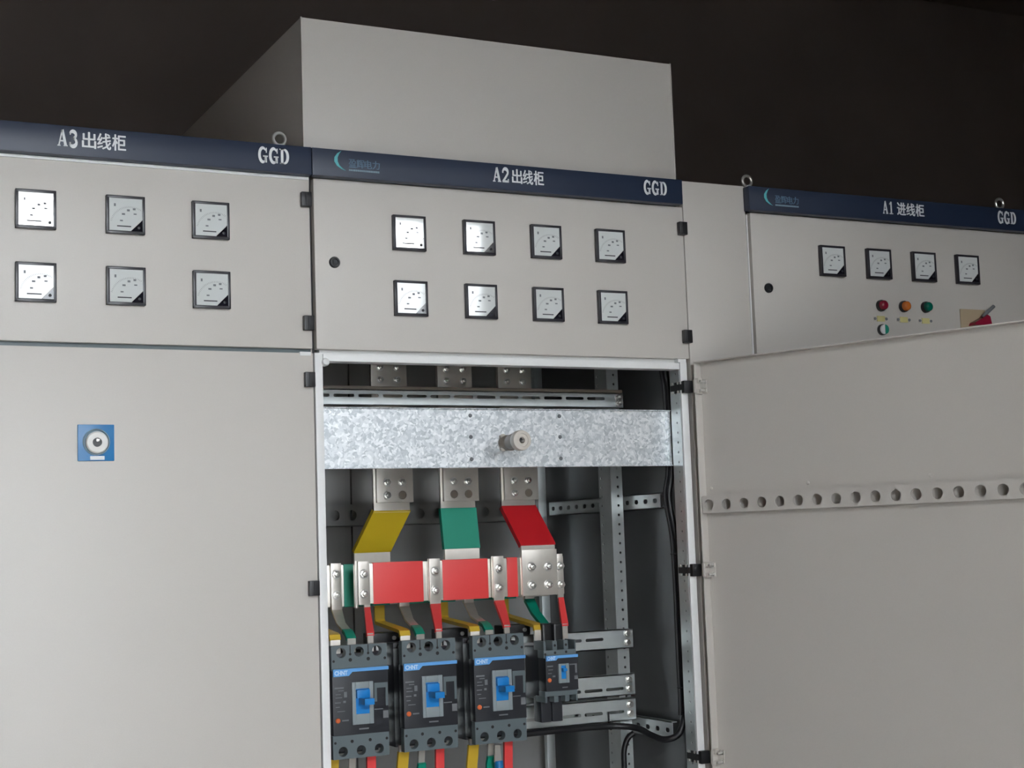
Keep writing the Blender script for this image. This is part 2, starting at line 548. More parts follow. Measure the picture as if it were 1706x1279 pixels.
# ------------------------------------------------------------------ cabinet marked A3 (left)
A3 = thing('switchgear_cabinet', 'grey switchgear cabinet with closed doors and blue square lock, its header reading A3', 'cabinet', (-0.4, 0.3, 0), 'switchgear cabinets in the row')
shell(A3, -0.8, -0.0015, 0.62)
B().box(-0.797, -0.0072, 0.0, 0.018, 1.8195, 2.1350, 0.0015).done('upper_door', PAINT, A3)
B().box(-0.797, -0.0065, 0.0, 0.018, 0.10, 1.8115, 0.0015).done('lower_door', PAINT, A3)
B().box(-0.797, -0.0072, 0.012, 0.03, 1.809, 1.823).done('door_gap_rail', BRK_GREY, A3, smooth=0)
B().box(-0.0315, -0.0105, -0.001, 0.006, 1.8065, 1.8135, 0.0008).done('latch_tab', EDGE, A3)
header(A3, -0.8, -0.0087, 'A3', '出线柜', (-0.459, -0.4245, -0.4195, -0.3435), (-0.1095, -0.0515))
for z in (2.0925, 1.865, 1.7625, 1.390): hinge(A3, -0.0255, z)
lp = B().box(-0.4245, -0.3638, -0.003, 0.001, 1.6188, 1.6802, 0.001).done('lock_plate', LOCKBLUE, A3)
b = B().lathe((-0.394, -0.003, 1.6505), (0, -1, 0), [(0.0225, 0), (0.0225, 0.003), (0.0205, 0.0045), (0.0195, 0.002)], 40)
b.done('escutcheon_ring', STEELPALE, lp)
b = B().lathe((-0.394, -0.004, 1.6495), (0, -1, 0), [(0.0185, 0), (0.0185, 0.007), (0.0165, 0.009), (0.0078, 0.009), (0.0072, 0.002)], 40)
b.done('lock_cylinder', LOCKWHITE, lp)
b = B().cyl((-0.394, -0.0058, 1.6495), (0, -1, 0), 0.0074, 0.003)
b.done('keyhole', BLACK, lp)
B().box(-0.3955, -0.3895, -0.0125, -0.0085, 1.651, 1.6555, 0.001).done('key_pin', BOLT, lp)
B().box(-0.4045, -0.3805, -0.0045, -0.002, 1.6205, 1.6270, 0.0008).done('lock_label', WHITE, lp)
lifting_eye(A3, -0.046, 0.05)
B().box(-0.797, -0.0090, -0.004, 0.004, 2.1300, 2.1352, 0.0008).done('lit_door_edge', EDGE, A3)  # pale strip standing in for light caught on the door's top edge

# ------------------------------------------------------------------ cabinet marked A2 (middle, lower door open)
A2 = thing('switchgear_cabinet', 'grey switchgear cabinet with its lower door open on breakers, header reading A2', 'cabinet', (0.4, 0.3, 0), 'switchgear cabinets in the row')
b = B()
b.box(0.0005, 0.8005, 0.0, 0.664, 2.188, 2.19)
b.box(0.0005, 0.8005, 0.0, 0.02, 2.143, 2.188)
b.done('cabinet_roof', PAINT, A2, smooth=0)
B().box(0.0005, 0.8005, 0.02, 0.664, 0.0, 0.1).done('plinth', PAINT, A2, smooth=0)
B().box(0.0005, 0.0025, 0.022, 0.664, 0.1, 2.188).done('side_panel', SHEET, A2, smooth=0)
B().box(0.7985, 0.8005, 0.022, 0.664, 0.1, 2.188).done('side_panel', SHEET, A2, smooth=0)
B().box(0.0008, 0.8000, 0.0, 0.018, 1.8195, 2.1350, 0.0015).done('upper_door', PAINT, A2)
header(A2, -0.0078, 0.7885, 'A2', '出线柜', (0.3570, 0.3925, 0.3970, 0.4680), (0.6955, 0.7505), emblem=0.0325)
quarter_lock(A2, 0.0382, 1.9800)
for z in (2.0885, 1.8645): hinge(A2, 0.7845, z)
# front frame of the opening
fr = B()
fr.box(-0.0035, 0.0116, 0.0, 0.0195, 0.1, 1.8125, 0.0012)
fr.box(0.0128, 0.7755, 0.0, 0.030, 1.7975, 1.8105, 0.0012)
fr.box(0.7772, 0.7935, 0.0, 0.006, 0.1, 1.8125, 0.0012)
fr.box(0.0116, 0.7772, 0.018, 0.034, 1.8105, 1.8215)
fr.box(0.7755, 0.7950, 0.004, 0.034, 1.8125, 1.8215)
fr.done('opening_frame', EDGE, A2)
B().lathe((0.0165, -0.002, 1.7955), (0, -1, 0.15), [(0.006, -0.01), (0.0075, 0), (0.006, 0.004), (0.003, 0.0055)], 18).done('door_stop', EDGE, A2)
# perforated web of the right upright, facing into the cabinet
b = B()
F = lambda u, v, w: Vector((0.7785 + w, u, v))
cs = []
for i in range(44):
    z = 0.94 + i * 0.02
    cs.append((0.006, 0.040, z, z + 0.02, 0.020, z + 0.01, 0.0024, 0.0024))
b.cells(F, cs, 0.0015, 12)
b.box(0.777, 0.7785, 0.006, 0.040, 0.1, 0.94)
b.box(0.777, 0.790, 0.040, 0.0415, 0.1, 1.82)
b.done('perforated_upright', ZINC, A2)
# rear perforated column on the right
b = B()
F1 = XZ(0.2150)
F2 = lambda u, v, w: Vector((0.7275 - w, u, v))
for i in range(45):
    z = 0.94 + i * 0.02
    b.cells(F1, [(0.7275, 0.7385, z, z + 0.02), (0.7385, 0.7560, z, z + 0.02, 0.7450, z + 0.01, 0.0028, 0.0028)], 0.002, 12)
    b.cells(F2, [(0.2170, 0.2450, z, z + 0.02), (0.2450, 0.2660, z, z + 0.02, 0.2560, z + 0.01, 0.0030, 0.0030)], 0.002, 12)
b.box(0.7275, 0.7560, 0.215, 0.217, 0.1, 0.94)
b.box(0.7275, 0.7295, 0.217, 0.266, 0.1, 0.94)
b.box(0.7275, 0.7560, 0.215, 0.217, 1.84, 2.17)
b.box(0.7275, 0.7295, 0.217, 0.266, 1.84, 2.17)
b.done('perforated_column', ZINC, A2)
B().box(0.028, 0.056, 0.215, 0.262, 0.1, 2.17, 0.001).done('perforated_column', ZINC, A2)
# rear corner column
B().box(0.745, 0.766, 0.585, 0.60, 0.1, 2.17, 0.001).done('corner_column', ZINC, A2)
# depthwise side rails on the right
def side_rail(z0, z1, y0, y1):
    b = B()
    F = lambda u, v, w: Vector((0.770 - w, u, v))
    n = int((y1 - y0) / 0.0365)
    st = (y1 - y0) / n
    zc = (z0 + z1) / 2
    cs = [(y0 + i * st, y0 + (i + 1) * st, z0, z1, y0 + (i + 0.5) * st, zc, 0.0085, 0.0048) for i in range(n)]
    b.cells(F, cs, 0.002, 16)
    b.box(0.770, 0.782, y0, y1, z1 - 0.002, z1)
    b.box(0.770, 0.782, y0, y1, z0, z0 + 0.002)
    return b.done('side_rail', ZINC, A2)
side_rail(1.519, 1.551, 0.090, 0.58)
side_rail(1.050, 1.086, 0.080, 0.58)
# rear door leaf seen through the opening, with its holed stiffener
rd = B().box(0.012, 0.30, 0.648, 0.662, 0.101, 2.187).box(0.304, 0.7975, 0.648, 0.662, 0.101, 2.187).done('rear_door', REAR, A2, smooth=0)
b = B()
F = XZ(0.6)
cs = [(0.020 + i * 0.0408, 0.020 + (i + 1) * 0.0408, 1.508, 1.556, 0.0404 + i * 0.0408, 1.532, 0.0115, 0.0115) for i in range(18)]
b.cells(F, cs, 0.0015, 20)
b.box(0.02, 0.7544, 0.6, 0.648, 1.5545, 1.556); b.box(0.02, 0.7544, 0.6, 0.648, 1.508, 1.5095)
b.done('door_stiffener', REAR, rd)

def screw(b, p, ax=(0, -1, 0), r=0.0042, h=0.003, tail=0.0):
    """hex head with washer and optional stud"""
    p = Vector(p); a = Vector(ax)
    b.lathe(p, ax, [(r * 1.45, 0), (r * 1.45, 0.0012)], 18)
    b.lathe(p + a * 0.0012, ax, [(r, 0), (r, h * 0.8), (r * 0.8, h)], 6)
    if tail:
        b.lathe(p + a * (0.0012 + h), ax, [(r * 0.5, 0), (r * 0.5, tail), (r * 0.35, tail + 0.001)], 12)

# slotted cross rails carrying the breakers
def mount_rail(z0, z1, slot_z, y, x1=0.756, flange=1, bolts=(), s0=0.60, top=True):
    b = B()
    F = XZ(y)
    x0 = 0.020
    cs = []
    pit = 0.0515
    xs = s0
    while xs - pit > x0 + 0.03: xs -= pit
    x = xs - pit / 2
    cs.append((x0, x, z0, z1))
    while x + pit < x1 - 0.02:
        cs.append((x, x + pit, z0, z1, x + pit / 2, slot_z, 0.0215, 0.0032))
        x += pit
    cs.append((x, x1, z0, z1))
    b.cells(F, cs, 0.002, 20)
    b.box(x0, x1, y, y + 0.018, z1 - 0.002, z1)
    b.box(x0, x1, y, y + 0.018, z0, z0 + 0.002)
    o = b.done('mounting_rail', ZINC, A2)
    for z in bolts:
        b = B(); screw(b, (0.7425, y, z), r=0.0058, h=0.005)
        b.done('bolt', BOLT, o)
    return o
r_up = mount_rail(1.7370, 1.7690, 1.7565, 0.197, bolts=(), s0=0.69)
b = B()
for z in (1.7600, 1.7475):
    screw(b, (0.7455, 0.197, z), r=0.0062, h=0.006, tail=0.006)
b.done('bolt', BOLT, r_up)
b = B(); b.box(0.020, 0.756, 0.1985, 0.2150, 1.7690, 1.7760, 0.001); b.done('rail_lip', RESIN, r_up)  # brown colour stands in for a reflection on the rail's upper bend
mount_rail(1.2305, 1.2705, 1.2520, 0.197, bolts=(1.2615, 1.2425), s0=0.715)
mount_rail(1.1335, 1.1775, 1.1480, 0.197, bolts=(1.1655, 1.1470), s0=0.708)
mount_rail(1.0815, 1.1275, 1.1005, 0.197, bolts=(1.1145, 1.0960), s0=0.706)

# galvanised cross plate with folded lips
pl = B()
pl.box(0.022, 0.7780, 0.0500, 0.0520, 1.6050, 1.7180)
pl.box(0.022, 0.7780, 0.0440, 0.0520, 1.7165, 1.7185, 0.0006)
pl.box(0.022, 0.7780, 0.0440, 0.0520, 1.6040, 1.6060, 0.0006)
pl.box(0.7680, 0.7780, 0.0470, 0.0500, 1.6060, 1.7165, 0.0006)
pl = pl.done('galvanised_crossplate', GALV, A2, smooth=0)
for x in (0.3262, 0.5208):
    for z in (1.7048, 1.6635, 1.6207):
        b = B().lathe((x, 0.0502, z), (0, -1, 0), [(0.0040, 0), (0.0036, 0.0016), (0.0022, 0.0026), (0.0012, 0.0020)], 16)
        b.done('rivet', GREYINK, pl)

# open lower door, swung out on the right
ANG = R(112)
dx = Vector((-math.cos(ANG), -math.sin(ANG), 0))
dn = Vector((-dx.y, dx.x, 0))                    # away from the viewer's side of the sheet
if dn.x < 0: dn = -dn
# local: u along the door, v up, w towards the inner (visible) side
DM = Matrix(((dx.x, dn.x, 0, 0.7965), (dx.y, dn.y, 0, -0.020), (0, 0, 1, 0), (0, 0, 0, 1)))
DW = 0.775
TD = 0.024
b = B(DM)
b.box(0.0, DW, TD - 0.002, TD, 0.115, 1.8110)
b.box(-0.0005, 0.0015, 0.0, TD, 0.115, 1.8110, 0.0005)
b.box(DW - 0.002, DW, 0.0, TD, 0.115, 1.8110, 0.0005)
b.box(0.0, DW, 0.0, TD, 1.8090, 1.8115, 0.0005)
b.box(0.0, DW, 0.0, TD, 0.115, 0.117, 0.0005)
od = b.done('lower_door', PAINT, A2)
b = B(DM)
F = lambda u, v, w: Vector((u, 0.003 - w, v))
cs = []
for i in range(18):
    u = 0.0195 + i * 0.0410
    cs.append((u - 0.0205 if i else 0.004, u + 0.0205, 1.5040, 1.5385, u, 1.5205, 0.0108, 0.0108))
b.cells(F, cs, 0.0012, 24)
b.box(0.004, 0.737, 0.0036, TD - 0.002, 1.5372, 1.5385)
b.box(0.004, 0.737, 0.0036, TD - 0.002, 1.5040, 1.5053)
b.done('door_stiffener', PAINT, od)
for u in (0.014, 0.237, 0.491):
    b = B(DM)
    b.lathe((u, TD - 0.002, 1.5535), (0, -1, 0), [(0.004, 0), (0.003, 0.0012), (0.001, 0.0018)], 12)
    b.done('weld_stud', PAINT, od)
def big_hinge(z):
    b = B()
    b.box(0.7775, 0.7985, -0.0115, -0.0005, z - 0.0125, z + 0.0125, 0.0015)
    b.box(0.7755, 0.7772, -0.004, 0.038, z - 0.006, z + 0.006)
    b.box(0.7750, 0.7765, 0.004, 0.022, z - 0.011, z + 0.011)
    h = b.done('hinge', BLACK, A2)
    b = B()
    for yy in (0.008, 0.030):
        for zz in (z - 0.009, z + 0.009):
            b.lathe((0.7755, yy, zz), (-1, 0, 0), [(0.0032, 0), (0.0028, 0.0018), (0.001, 0.0022)], 14)
    b.done('hinge_screw', BOLT, h)
    b = B(DM)
    b.box(0.0, 0.006, -0.004, 0.016, z - 0.013, z + 0.013, 0.0015)
    b.box(0.0, 0.010, -0.001, 0.016, z - 0.016, z - 0.006, 0.0015)
    b.box(0.0, 0.010, -0.001, 0.016, z + 0.006, z + 0.016, 0.0015)
    b.box(0.004, 0.020, 0.0125, 0.0165, z - 0.014, z + 0.014, 0.001)
    b.done('hinge_clip', PAINT, h)
    for zz in (z - 0.009, z + 0.009):
        b = B(DM)
        b.lathe((0.0165, 0.013, zz), (0, -1, 0), [(0.0045, 0), (0.0045, 0.003), (0.0028, 0.0034), (0.0028, 0.016), (0.0016, 0.0175)], 14)
        b.done('hinge_screw', BOLT, h)
for z in (1.7610, 1.3915, 1.0235): big_hinge(z)

# ------------------------------------------------------------------ filler panel and cabinet marked A1 (right)
FP = thing('filler_panel', 'narrow plain grey infill panel closing the space beside the A1 cabinet', 'panel', (0.88, 0.3, 0))
b = B()
b.box(0.8022, 0.9575, 0.0, 0.018, 0.0, 2.1905, 0.0015)
b.done('front_sheet', PAINT, FP)
b = B(); b.box(0.8022, 0.9575, 0.018, 0.62, 2.1885, 2.1905); b.box(0.956, 0.9575, 0.018, 0.62, 0.0, 2.1885); b.done('panel_return', PAINT, FP, smooth=0)

A1 = thing('switchgear_cabinet', 'grey switchgear cabinet farthest from the camera, coloured lamps on its door, header reading A1', 'cabinet', (1.36, 0.3, 0), 'switchgear cabinets in the row')
shell(A1, 0.9585, 1.7600, 0.62)
B().box(0.9690, 1.7570, 0.0, 0.018, 1.8195, 2.1350, 0.0015).done('upper_door', PAINT, A1)
B().box(0.9690, 1.7570, 0.0, 0.018, 0.10, 1.8115, 0.0015).done('lower_door', PAINT, A1)
B().box(0.9590, 0.9620, 0.0, 0.03, 0.1, 2.13, 0.0008).done('frame_edge', EDGE, A1)
header(A1, 0.9535, 1.7640, 'A1', '进线柜', (1.3090, 1.3390, 1.3480, 1.4270), (1.6440, 1.7000), emblem=0.9895)
quarter_lock(A1, 1.0065, 1.9748)
for z in (2.0885, 1.8645): hinge(A1, 1.7445, z)
lifting_eye(A1, 1.0015, 0.05)
lifting_eye(A1, 1.7235, 0.05)

# ------------------------------------------------------------------ busbar duct on top of A2
BD = thing('busbar_duct_box', 'tall plain grey sheet metal box standing on top of the A2 cabinet', 'box', (0.4, 0.5, 2.19))
b = B()
b.box(0.0000, 0.8200, 0.050, 1.0, 2.1915, 2.4560, 0.002)
b.done('box_shell', PAINT, BD)
B().box(0.0, 0.0025, 0.0485, 0.053, 2.1915, 2.4565).box(0.8175, 0.82, 0.0485, 0.053, 2.1915, 2.4565).done('corner_fold', PAINT, BD, smooth=0)

# ------------------------------------------------------------------ panel meters
mt = thing('panel_meter', '', 'meter', (0, 0, 0))
s = 0.0333
b = B()
for q in ((-s, s, s - 0.0048, s), (-s, s, -s, -s + 0.0052), (-s, -s + 0.0052, -s, s), (s - 0.0048, s, -s, s)):
    b.box(q[0], q[1], -0.0095, 0.0, q[2], q[3], 0.001)
b.done('bezel', BEZEL, mt)
i_ = s - 0.0046
dial = B().prism([(-i_, i_), (i_, i_), (i_, -i_ + 0.021), (i_ - 0.021, -i_), (-i_, -i_)], -0.0082, -0.001).done('dial', DIAL, mt, smooth=0)
b = B()
y = -0.0084
for k in range(11):
    th = R(100 - k * 9.5 + 70)
    rr = 0.030 if k % 2 == 0 else 0.0310
    cx, cz = 0.010, -0.021
    p = Vector((cx + rr * math.cos(th), cz + rr * math.sin(th))); q = Vector((cx + 0.033 * math.cos(th), cz + 0.033 * math.sin(th)))
for (u, v, w, h) in ((-0.0185, 0.0165, 0.0032, 0.0050), (-0.0075, -0.0105, 0.0050, 0.0024), (-0.0040, 0.0010, 0.0055, 0.0030), (0.0045, 0.0080, 0.0048, 0.0036), (0.0145, 0.0105, 0.0046, 0.0034), (0.0160, 0.0020, 0.0052, 0.0022)):
    b.box(u - w / 2, u + w / 2, y, y + 0.0003, v - h / 2, v + h / 2)
b.done('scale_marks', GREYINK, dial, smooth=0)
b = B()
for k in range(25):
    th = R(165 - k * 4.6); cx, cz = 0.008, -0.020
    r0, r1 = (0.0325, 0.0355)
    d = Vector((math.cos(th), math.sin(th))); n = Vector((-d.y, d.x)) * 0.00022
    c0 = Vector((cx, cz)) + d * r0; c1 = Vector((cx, cz)) + d * r1
    if abs(c1.x) < i_ - 0.002 and abs(c1.y) < i_ - 0.002:
        b.prism([(c0 + n)[:], (c1 + n)[:], (c1 - n)[:], (c0 - n)[:]], y, y + 0.0003)
b.done('scale_arc', GREYINK, dial, smooth=0)
B().box(-0.0150, 0.0090, y, y + 0.0003, -0.0212, -0.0192).done('pivot_bar', INK, dial, smooth=0)
tri = B().prism([(i_, -i_ + 0.0205), (i_, -i_), (i_ - 0.0205, -i_)], -0.0086, -0.001).done('corner_cover', CORNER, mt, smooth=0)
B().lathe((i_ - 0.0062, -0.0086, -i_ + 0.0068), (0, -1, 0), [(0.0026, -0.001), (0.0026, 0.0006), (0.0018, 0.001)], 16).done('zero_screw', BLACK, tri)

ORD = ['first', 'second', 'third', 'fourth']
first_meter = [mt]
def place_meter(x, z, label, group):
    if first_meter:
        o = first_meter.pop(); o.location = (x, 0, z); o['label'] = label; o['group'] = group; return
    dup(mt, (x, 0, z), label, group)
for r, (z, rn) in enumerate(((2.0423, 'upper'), (1.9183, 'lower'))):
    for i in range(3):
        lab = ['farthest from the blue header lettering GGD', 'middle one', 'nearest the door hinges'][i]
        place_meter(-0.4923 + 0.1497 * i, z,
                    'square black-rimmed meter in the %s row on the A3 door, %s of three' % (rn, ['leftmost', 'middle one', 'rightmost'][i]), 'meters on the A3 door')
    for i in range(4):
        place_meter(0.1861 + 0.1451 * i, z,
                    'square black-rimmed meter in the %s row on the A2 door, %s from the round lock' % (rn, ORD[i]), 'meters on the A2 door')
for i in range(4):
    place_meter(1.1756 + 0.1275 * i, 2.0405, 'square black-rimmed meter on the A1 door, %s from its round lock' % ORD[i], 'meters on the A1 door')

# ------------------------------------------------------------------ lamps, tags and switch on the A1 door
def lamp(x, z, m, label, colname):
    t = thing('indicator_lamp', label, 'lamp', (x, 0, z), 'indicator lamps on the A1 door')
    B().lathe((x, 0, z), (0, -1, 0), [(0.0128, 0), (0.0128, 0.0055), (0.0118, 0.0075), (0.0104, 0.0075)], 32).done('lamp_ring', BLACK, t)
    B().lathe((x, 0, z), (0, -1, 0), [(0.0104, 0.004), (0.0104, 0.0125), (0.0098, 0.0150), (0.0075, 0.0168), (0.004, 0.0176), (0.0005, 0.0178)], 32).done('lens', m, t, smooth=60)
lamp(1.3050, 1.9485, LAMPRED, 'dark red round indicator lamp on the A1 door', 'red')
lamp(1.3690, 1.9490, LAMPAMB, 'orange round indicator lamp on the A1 door', 'orange')
lamp(1.4315, 1.9498, LAMPGRN, 'plain dark green round indicator lamp in the row of three on the A1 door', 'green')
for x, z, c in ((1.3025, 1.9195, 'red'), (1.3670, 1.9195, 'orange'), (1.4290, 1.9190, 'dark green')):
    t = thing('label_tag', 'small yellow name tag with two screws under the %s lamp' % c, 'tag', (x, 0, z), 'yellow tags under the lamps')
    B().box(x - 0.0105, x + 0.0105, -0.003, 0.0, z - 0.0062, z + 0.0062, 0.0008).done('tag_plate', TAGYEL, t)
    B().box(x - 0.019, x + 0.019, -0.0015, 0.0, z - 0.0042, z + 0.0042, 0.0005).done('tag_holder', CREAM, t)
    for sx in (-0.0158, 0.0158):
        B().lathe((x + sx, -0.0012, z), (0, -1, 0), [(0.0034, 0), (0.003, 0.0015), (0.001, 0.002)], 14).done('tag_screw', GREYINK, t)
x, z = 1.3040, 1.8950
t = thing('push_button', 'two-tone white and green round push button below the red lamp', 'button', (x, 0, z))
B().lathe((x, 0, z), (0, -1, 0), [(0.0122, 0), (0.0122, 0.006), (0.0110, 0.008)], 32).done('button_ring', BLACK, t)
def half(x, z, r, a0, a1): return [(x + r * math.cos(R(a0 + (a1 - a0) * i / 14)), z + r * math.sin(R(a0 + (a1 - a0) * i / 14))) for i in range(15)]
B().prism(half(x, z, 0.0104, -90, 90), -0.013, -0.006).done('button_face', GREEN, t, label='green half of the button')
B().prism(half(x - 0.0002, z, 0.0104, 90, 270), -0.0125, -0.006).done('button_face', WHITE, t, label='white half of the button')
t = thing('rotary_switch', 'red handled switch on a beige plate behind the top edge of the open door', 'switch', (1.567, 0, 1.925))
B().box(1.531, 1.604, -0.004, -0.0003, 1.888, 1.9500, 0.001).done('switch_plate', BEIGE, t)
B().prism([(1.552, 1.911), (1.604, 1.913), (1.600, 1.932), (1.592, 1.936), (1.583, 1.930), (1.556, 1.918)], -0.024, -0.003).done('switch_handle', LAMPRED, t)
B().tube([(1.586, -0.014, 1.931), (1.600, -0.016, 1.943), (1.618, -0.018, 1.957)], 0.0042, 10, 3).done('switch_lever', GREYINK, t)

# ------------------------------------------------------------------ circuit breakers
def terminals(b, F, x0, w, z0, z1, centres, r, zc, t):
    """a cover plate with round terminal holes"""
    e = [x0] + [(p + q) / 2 for p, q in zip(centres[:-1], centres[1:])] + [x0 + w]
    b.cells(F, [(e[i], e[i + 1], z0, z1, centres[i], zc, r, r) for i in range(len(centres))], t, 28)

def big_breaker():
    W, H = 0.1105, 0.2065
    t = thing('circuit_breaker', '', 'circuit breaker', (0, 0, 0), 'large circuit breakers')
    b = B()
    b.box(0.002, W - 0.002, 0.150, 0.195, 0.004, H - 0.006, 0.002)
    b.box(0.001, W - 0.001, 0.118, 0.150, 0.012, H - 0.016, 0.002)
    b.done('breaker_body', BRK_BLACK, t)
    cx = [0.0195, 0.0550, 0.0905]
    top = B()
    terminals(top, XZ(0.101), 0, W, 0.1690, H, cx, 0.0096, 0.1935, 0.016)
    top.box(0, W, 0.101, 0.116, 0.1615, 0.1690)
    top = top.done('top_terminal_cover', BRK_GREY, t)
    b = B()
    for x, z, r in ((0.0372, 0.1900, 0.0024), (0.0728, 0.1900, 0.0024), (0.0372, 0.1795, 0.0034), (0.0728, 0.1795, 0.0034), (0.0045, 0.1785, 0.0024), (0.1060, 0.1790, 0.0026)):
        b.lathe((x, 0.1012, z), (0, -1, 0), [(r, 0), (r, 0.0005)], 16)
    for x in (0.0372, 0.0728):
        b.box(x - 0.0008, x + 0.0008, 0.1006, 0.1012, 0.192, H)
    b.done('screw_hole', HOLE, top)
    bot = B()
    terminals(bot, XZ(0.101), 0, W, 0.0, 0.0350, cx, 0.0090, 0.0135, 0.016)
    bot.box(0, W, 0.101, 0.116, 0.0350, 0.0430)
    bot = bot.done('bottom_terminal_cover', BRK_GREY, t)
    b = B()
    for x, z, r in ((0.0372, 0.0310, 0.0030), (0.0728, 0.0310, 0.0030), (0.0045, 0.0300, 0.0024), (0.1060, 0.0310, 0.0026)):
        b.lathe((x, 0.1012, z), (0, -1, 0), [(r, 0), (r, 0.0005)], 16)
    b.done('screw_hole', HOLE, bot)
    for x in cx:
        for zz in (0.1925, 0.0125):
            B().cyl((x - 0.0045, 0.148, zz), (0, -1, 0), 0.0050, 0.018, 18).done('terminal_screw', BOLT, t)
    f = B().box(0, W, 0.098, 0.120, 0.0430, 0.1615, 0.0015).done('front_plate', BRK_BLACK, t)
    st = B().prism([(0.001, 0.1640), (W, 0.1640), (W, 0.1580), (0.0385, 0.1578), (0.0315, 0.1510), (0.001, 0.1505)], 0.0945, 0.1005).done('brand_strip', BLUESTRIP, t)
    b = B(); put_text(b, 'CHNT', 0.0035, 0.0290, 0.1528, 0.1612, 0.0943, bold=0.03); b.done('strip_lettering', PALEPRINT, st, smooth=0)
    b = B()
    for (x0, x1, z0, z1) in ((0.0370, 0.0445, 0.0610, 0.1385), (0.0710, 0.0790, 0.0610, 0.1385), (0.0445, 0.0710, 0.0610, 0.0800), (0.0445, 0.0710, 0.1260, 0.1385)):
        b.box(x0, x1, 0.0945, 0.099, z0, z1, 0.0008)
    hf = b.done('handle_frame', BRK_FRAME, t)
    b = B().box(0.0440, 0.0712, 0.0962, 0.0990, 0.0795, 0.1265)
    b.box(0.0445, 0.0705, 0.0880, 0.0985, 0.1090, 0.1245, 0.002)
    b.done('handle_pocket', BLUE, hf)
    b = B().prism([(0.0500, 0.0985), (0.0690, 0.0985), (0.0690, 0.1095), (0.0500, 0.1095)], 0.0640, 0.0985)
    b.done('toggle_handle', BLUE, t)
    b = B()
    for (x, z, w, h) in ((0.0165, 0.1245, 0.011, 0.0016), (0.0110, 0.1180, 0.010, 0.0012), (0.0120, 0.1120, 0.013, 0.0012), (0.0100, 0.1030, 0.011, 0.0016), (0.0230, 0.1040, 0.005, 0.0040), (0.0095, 0.0950, 0.008, 0.0012), (0.0160, 0.0870, 0.015, 0.0012), (0.0240, 0.0700, 0.0130, 0.0026), (0.0900, 0.0860, 0.017, 0.0016)):
        b.box(x - w / 2, x + w / 2, 0.0976, 0.0982, z - h / 2, z + h / 2)
    b.done('front_lettering', GREYINK, f, smooth=0)
    B().box(0.0040, 0.0220, 0.0976, 0.0982, 0.1281, 0.1309).done('title_line', GREYINK, f, smooth=0)
    B().box(0.0220, 0.0280, 0.0976, 0.0982, 0.1120, 0.1220).done('specification_mark', GREYINK, f, smooth=0)
    B().box(0.0505, 0.0695, 0.0976, 0.0982, 0.0512, 0.0538).done('foot_line', GREYINK, f, smooth=0)
    b = B()
    for (x0, x1, z0, z1) in ((0.0820, 0.1090, 0.1250, 0.1345), (0.1045, 0.1090, 0.0915, 0.1250), (0.0820, 0.0870, 0.1000, 0.1250)):
        b.box(x0, x1, 0.0972, 0.0982, z0, z1)
    b.done('rating_plate', BRK_GREY, f, smooth=0)
    B().box(0.0985, 0.1085, 0.0968, 0.0982, 0.0690, 0.0825).done('certificate_mark', GREYINK, f, smooth=0)
    B().lathe((0.0092, 0.098, 0.0705), (0, -1, 0), [(0.0046, 0), (0.0046, 0.0015), (0.003, 0.0026)], 18).done('test_button', ORANGE, t)
    return t
bb = big_breaker()
BX = (0.0515, 0.1925, 0.3395)
BZ = (1.0730, 1.0745, 1.0755)
labs = ('large circuit breaker with blue toggle, nearest the frame of the A3 side of the opening',
        'large circuit breaker with blue toggle, the middle one of three',
        'large circuit breaker with blue toggle, beside the small breaker')
bb.location = (BX[0], 0, BZ[0]); bb['label'] = labs[0]
for i in (1, 2): dup(bb, (BX[i], 0, BZ[i]), labs[i])

sb = thing('circuit_breaker', 'small circuit breaker with blue switch on the bare slotted rails', 'circuit breaker', (0.497, 0, 1.1420))
def P(x, z): return (0.497 + x, 1.1420 + z)
b = B()
b.box(0.499, 0.568, 0.135, 0.196, 1.147, 1.250, 0.002)
b.done('breaker_body', BRK_BLACK, sb)
b = B().box(0.497, 0.570, 0.108, 0.135, 1.2290, 1.2440, 0.001)
for x0, x1 in ((0.497, 0.5025), (0.5175, 0.5275), (0.5425, 0.5525), (0.5675, 0.570)):
    b.box(x0, x1, 0.108, 0.150, 1.2440, 1.2620, 0.0008)
tc_ = b.done('top_terminal_cover', BRK_GREY, sb)
b = B()
for x, z in ((0.5003, 1.2365), (0.5225, 1.2385), (0.5475, 1.2390), (0.5225, 1.2530), (0.5475, 1.2530)):
    b.lathe((x, 0.1082, z), (0, -1, 0), [(0.0026, 0), (0.0026, 0.0005)], 14)
b.done('screw_hole', HOLE, tc_)
b = B().box(0.497, 0.570, 0.108, 0.135, 1.1540, 1.1640, 0.001)
for x0, x1 in ((0.497, 0.5015), (0.5165, 0.5265), (0.5415, 0.5515), (0.5665, 0.570)):
    b.box(x0, x1, 0.108, 0.150, 1.1420, 1.1540, 0.0008)
b.done('bottom_terminal_cover', BRK_GREY, sb)
f = B().box(0.4985, 0.5705, 0.104, 0.136, 1.1640, 1.2290, 0.0012).done('front_plate', BRK_BLACK, sb)
st = B().prism([(0.499, 1.2335), (0.570, 1.2335), (0.570, 1.2280), (0.5245, 1.2280), (0.5205, 1.2240), (0.499, 1.2235)], 0.1005, 0.1055).done('brand_strip', BLUESTRIP, sb)
b = B(); put_text(b, 'CHNT', 0.5010, 0.5190, 1.2248, 1.2322, 0.1003, bold=0.03); b.done('strip_lettering', PALEPRINT, st, smooth=0)
b = B()
